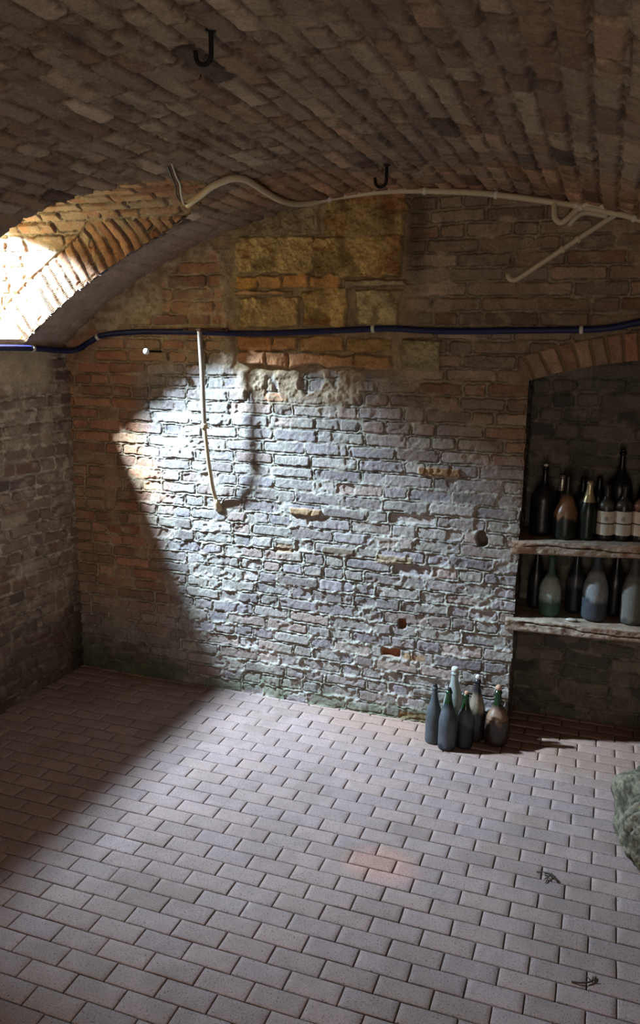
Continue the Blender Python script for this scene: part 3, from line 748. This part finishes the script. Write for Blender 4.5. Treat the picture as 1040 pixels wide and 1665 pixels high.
# vertical pipe and rusty bar
yp = YW - .15
og = np.array([-2.30, YW - .03, 2.25])
vp = thing('wall_pipe', 'thin bent vertical pipe hanging down the sunlit bricks from the rusty bar', 'pipe', tuple(og))
P1 = catmull([(-2.256, yp, 2.272), (-2.255, yp, 2.235), (-2.246, yp, 2.055), (-2.242, yp, 1.877), (-2.237, yp, 1.72)], 10)
P2 = catmull([(-2.237, yp, 1.735), (-2.232, YW - .145, 1.65), (-2.229, YW - .125, 1.526), (-2.228, YW - .10, 1.433), (-2.230, YW - .075, 1.359), (-2.230, YW - .045, 1.291), (-2.224, YW - .022, 1.232)], 10)
sweep('pipe_tube', P1 - og, .0150, M_STEEL, vp, 14)
sweep('pipe_tube', P2 - og, .0125, M_BEIGE, vp, 14)
clip('pipe_clamp', np.array([-2.237, yp, 1.722]) - og, .020, (0.03, 0, 1), vp, M_BEIGE, .03)
box('clamp_screw', np.array([-2.208, yp, 1.712]) - og, (.035, .008, .010), M_BEIGE, vp)
box('pipe_bracket', np.array([-2.256, YW - .075, 2.280]) - og, (.028, .19, .010), M_RUST, vp)
F = np.array([(-2.224, YW - .040, 1.262), (-2.222, YW - .030, 1.236), (-2.219, YW - .016, 1.214), (-2.216, YW - .002, 1.198)])
sweep('pipe_foot', F - og, [.013, .018, .025, .030], M_BEIGE, vp, 16)
rb = thing('wall_bar', 'rusty flat iron bar above the blue conduit, holding the vertical pipe', 'bar', (-2.266, YW - .06, 2.280))
box('bar_strip', (0, 0, .004), (.30, .012, .018), M_RUST, rb, bev=.002)
box('bar_flange', (0, -.012, .011), (.29, .028, .005), M_RUST, rb)
for sx in (-.12, .12): sweep('bar_bolt', [(sx, .04, .004), (sx, -.012, .004)], .006, M_IRON, rb, 10)

# white headed anchor in the wall
an = thing('wall_anchor', 'iron pin with a round white head sticking out of the bricks below the blue conduit', 'anchor', (-2.604, YW, 2.150))
sweep('pin', [(0, .02, 0), (-.004, -.16, .002)], .0075, M_IRON, an, 12)
lathe('pin_head', [(0, -.010), (.012, -.010), (.018, -.004), (.0185, .006), (.013, .013), (0, .015)], M_WHITE, an, 20, loc=(-.004, -.165, .002)).rotation_euler = (rad(90), 0, 0)

# short conduit stubs at the right
og = np.array([-.27, yc, 2.85])
t1 = thing('conduit_loop', 'short cream conduit stub bent into a hook below the long conduit', 'conduit', tuple(og))
P = catmull([(-.322, yc, 2.915), (-.320, yc - .01, 2.868), (-.312, yc - .015, 2.828), (-.286, yc - .015, 2.808), (-.258, yc - .015, 2.822), (-.228, yc - .01, 2.852), (-.195, yc - .005, 2.878), (-.15, yc - .035, 2.888), (-.08, yc - .035, 2.868)], 10)
sweep('conduit_tube', P - og, .0145, M_PVC, t1, 14)
clip('conduit_clip', np.array((-.200, yc - .006, 2.875)) - og, .018, (1, 0, .7), t1)
og = np.array([-.2, yc, 2.85])
t2 = thing('conduit_loop', 'second short cream conduit stub curling up right of the hooked one', 'conduit', tuple(og))
P = catmull([(-.245, YW - .005, 2.805), (-.238, YW - .030, 2.812), (-.215, YW - .034, 2.838), (-.180, YW - .034, 2.856), (-.13, YW - .034, 2.850), (-.07, YW - .03, 2.835)], 10)
sweep('conduit_tube', P - og, .0135, M_PVC, t2, 14)
og = np.array([-.27, YW - .03, 2.69])
dp = thing('diagonal_pipe', 'cream pipe slanting down across the dark red bricks to a bent end', 'pipe', tuple(og))
yd = YW - .024
P = np.vstack([catmull([(.03, yd, 2.875), (-.06, yd, 2.825), (-.27, yd, 2.688), (-.45, yd, 2.568)], 8), catmull([(-.46, yd, 2.561), (-.492, yd - .002, 2.543), (-.518, yd + .002, 2.545), (-.532, yd + .010, 2.564), (-.526, YW + .01, 2.568)], 6)])
sweep('pipe_tube', P - og, .0135, M_PVC, dp, 14)
for q in ((-.27, yd, 2.688), (-.20, yd, 2.733)):
    clip('pipe_clip', np.array(q) - og, .0185, (1, 0, .65), dp, M_PVC)

# iron hooks in the vault
def hook(x, y, s, label):
    z = float(vault_z(x)) - .008
    h = thing('ceiling_hook', label, 'hook', (x, y, z), 'iron hooks in the vault')
    t = np.linspace(0, math.pi * 1.02, 14)
    R = .024 * s
    arc = [(-R + R * math.cos(q), 0, -.062 * s - R * math.sin(q)) for q in t]
    P = np.array([(0, 0, .03), (0, 0, 0), (0, 0, -.03 * s)] + arc + [(-2 * R - .002, 0, -.048 * s)])
    sweep('hook_rod', P, .0068 * s, M_IRON, h, 12)
    lathe('hook_collar', [(0, -.004), (.014 * s, -.004), (.016 * s, .002), (.010 * s, .012), (0, .012)], M_IRON, h, 16)
    return h
hook(-1.066, 2.085, .95, 'black iron hook hanging from the vault nearest the camera')
hook(-1.031, 3.745, 1.1, 'small black iron hook hanging from the vault close to the end wall')

# ------------------------------------------------------------------ stone, twigs, chip
def rock():
    nu, nv = 150, 110
    a = np.linspace(0, 2 * np.pi, nu, endpoint=False); v = np.linspace(0, 1, nv)
    A, Vv = np.meshgrid(a, v)
    ph = -math.pi / 2 + math.pi * Vv
    def sp(t, e): return np.sign(np.cos(t)) * np.abs(np.cos(t)) ** e, np.sign(np.sin(t)) * np.abs(np.sin(t)) ** e
    ca, sa = sp(A, .62); cp, spp = sp(ph, .62)
    taper = .93 + .12 * sst(-1, .35, spp)
    X = .285 * cp * ca * taper; Y = .235 * cp * sa * taper; Z = .195 + .195 * spp
    q = fbm(ca * 2.2 + 3 + Z * 4, sa * 2.2 + Z * 5, 7, 5, .6) - .5; q2 = fbm(ca * 9 + Z * 14, sa * 9 + Z * 18, 9, 5, .6) - .5
    s = 1 + .18 * q + .12 * q2
    X, Y = X * s, Y * s; Z = Z + .06 * q * sst(-.6, .5, spp) + .035 * q2 * sst(-.8, 0, spp)
    X = X + .02 * (Z / .4)
    Z = np.maximum(Z, .002)
    V = np.stack([X, Y, Z], -1).reshape(-1, 3)
    F = [(i * nu + j, i * nu + (j + 1) % nu, (i + 1) * nu + (j + 1) % nu, (i + 1) * nu + j) for i in range(nv - 1) for j in range(nu)]
    n = fbm(A * 6 + 2 * Z, Z * 30, 12, 5, .6)
    c = mixc(np.broadcast_to(lin(74, 68, 56), A.shape + (3,)), np.broadcast_to(lin(136, 128, 108), A.shape + (3,)), sst(.35, .65, n + .9 * q2))
    moss = sst(.5, .65, fbm(A * 4, Z * 12, 17)); c = mixc(c, np.broadcast_to(lin(108, 110, 94), c.shape), moss * .2)
    o = mesh_obj('rough_stone', V, F, M_ROCK, None, c, loc=(.462, 3.42, 0)); o.rotation_euler = (0, 0, rad(10))
    tag(o, 'rough hewn grey green stone block on the pavers at the right edge', 'stone')
rock()
g = thing('twig', 'tangle of dry twigs on the pavers in front of the stone block', 'twig', (-.074, 3.153, 0), 'dry twigs on the floor')
rng = np.random.default_rng(4)
for k in range(6):
    a = rng.random() * 6.28; l = .03 + .025 * rng.random(); o_ = (rng.random(2) - .5) * .035
    sweep('stem', catmull([(o_[0] - l * math.cos(a) * .7, o_[1] - l * math.sin(a) * .7, .003), (o_[0], o_[1] + .006, .010), (o_[0] + l * math.cos(a) * .7, o_[1] + l * math.sin(a) * .7, .004)], 5), .0022, M_TWIG, g, 6)
g = thing('twig', 'single dark curled twig on the pavers at the bottom right', 'twig', (.102, 2.597, 0), 'dry twigs on the floor')
sweep('stem', catmull([(-.055, -.012, .003), (-.03, -.012, .006), (0, .0, .007), (.02, .02, .006), (.026, .04, .004)], 6), .0032, M_TWIG, g, 8)
for a in (.5, 1.3, 2.4): sweep('stem', [(.012, .01, .006), (.012 + .022 * math.cos(a), .01 + .022 * math.sin(a), .010)], .002, M_TWIG, g, 6)
ch = lathe('mortar_chip', [(0, 0), (.020, 0), (.024, .006), (.016, .012), (0, .013)], M_WAX, None, 10, loc=(-.085, YW + .015, shz(S2, -.085)), rough=.5, seed=3)
ch.scale = (1.3, .7, 1); tag(ch, 'small pale mortar chip lying on the front of the lower shelf', 'chip')

# ------------------------------------------------------------------ light
def area(name, loc, target, sx, sy, power, col, spread=180):
    l = bpy.data.lights.new(name, 'AREA'); l.shape = 'RECTANGLE'; l.size = sx; l.size_y = sy; l.energy = power; l.color = col
    l.spread = rad(spread)
    o = bpy.data.objects.new(name, l); COL.objects.link(o); o.location = loc
    from mathutils import Vector
    d = Vector(target) - Vector(loc); o.rotation_euler = d.to_track_quat('-Z', 'Y').to_euler(); return o
area('window_daylight', (-3.715, 3.44, 3.07), (-2.45, 4.54, 1.47), .20, .045, 220, (.64, .88, 1.11), 112)
area('rear_fill', (.0, -1.6, 1.35), (-2.9, 3.0, 1.6), 1.2, 1.9, 42, (1.0, .88, .74))  # added warm fill from behind the camera, no seen source
sl = bpy.data.lights.new('sunbeam', 'SPOT'); sl.energy = 420; sl.color = (1.0, .52, .26); sl.spot_size = rad(4.2); sl.spot_blend = 1; sl.shadow_soft_size = .01
so = bpy.data.objects.new('sunbeam', sl); COL.objects.link(so); so.location = (-3.62, 3.45, 3.05)
from mathutils import Vector
so.rotation_euler = (Vector((-.76, 2.98, 0)) - so.location).to_track_quat('-Z', 'Y').to_euler()
w = bpy.data.worlds.new('World'); SC.world = w; w.use_nodes = True
w.node_tree.nodes['Background'].inputs['Color'].default_value = (.55, .7, .9, 1)
w.node_tree.nodes['Background'].inputs['Strength'].default_value = .03

# ------------------------------------------------------------------ camera
cam = bpy.data.cameras.new('Camera'); co = bpy.data.objects.new('Camera', cam); COL.objects.link(co); SC.camera = co
p, y, r = rad(11.71914434), rad(-19.58181217), rad(.74465501)
from mathutils import Matrix, Vector
cy, sy, cp, sp = math.cos(y), math.sin(y), math.cos(p), math.sin(p)
fwd = np.array([sy * cp, cy * cp, -sp]); right = np.array([cy, -sy, 0]); upv = np.cross(right, fwd)
r2 = math.cos(r) * right + math.sin(r) * upv; u2 = -math.sin(r) * right + math.cos(r) * upv
m = Matrix.Identity(4)
for i in range(3): m[i][0], m[i][1], m[i][2] = r2[i], u2[i], -fwd[i]
m[2][3] = 2.19
co.matrix_world = m
cam.sensor_fit = 'HORIZONTAL'; cam.sensor_width = 36; cam.lens = 1292.52 / 1040 * 36; cam.clip_start = .02

vs = SC.view_settings
vs.view_transform = 'Standard'; vs.look = 'None'; vs.exposure = 0; vs.gamma = 1; vs.use_curve_mapping = False
SC.cycles.use_denoising = True; SC.cycles.max_bounces = 8; SC.cycles.diffuse_bounces = 5
SC.cycles.caustics_reflective = False; SC.cycles.caustics_refractive = False
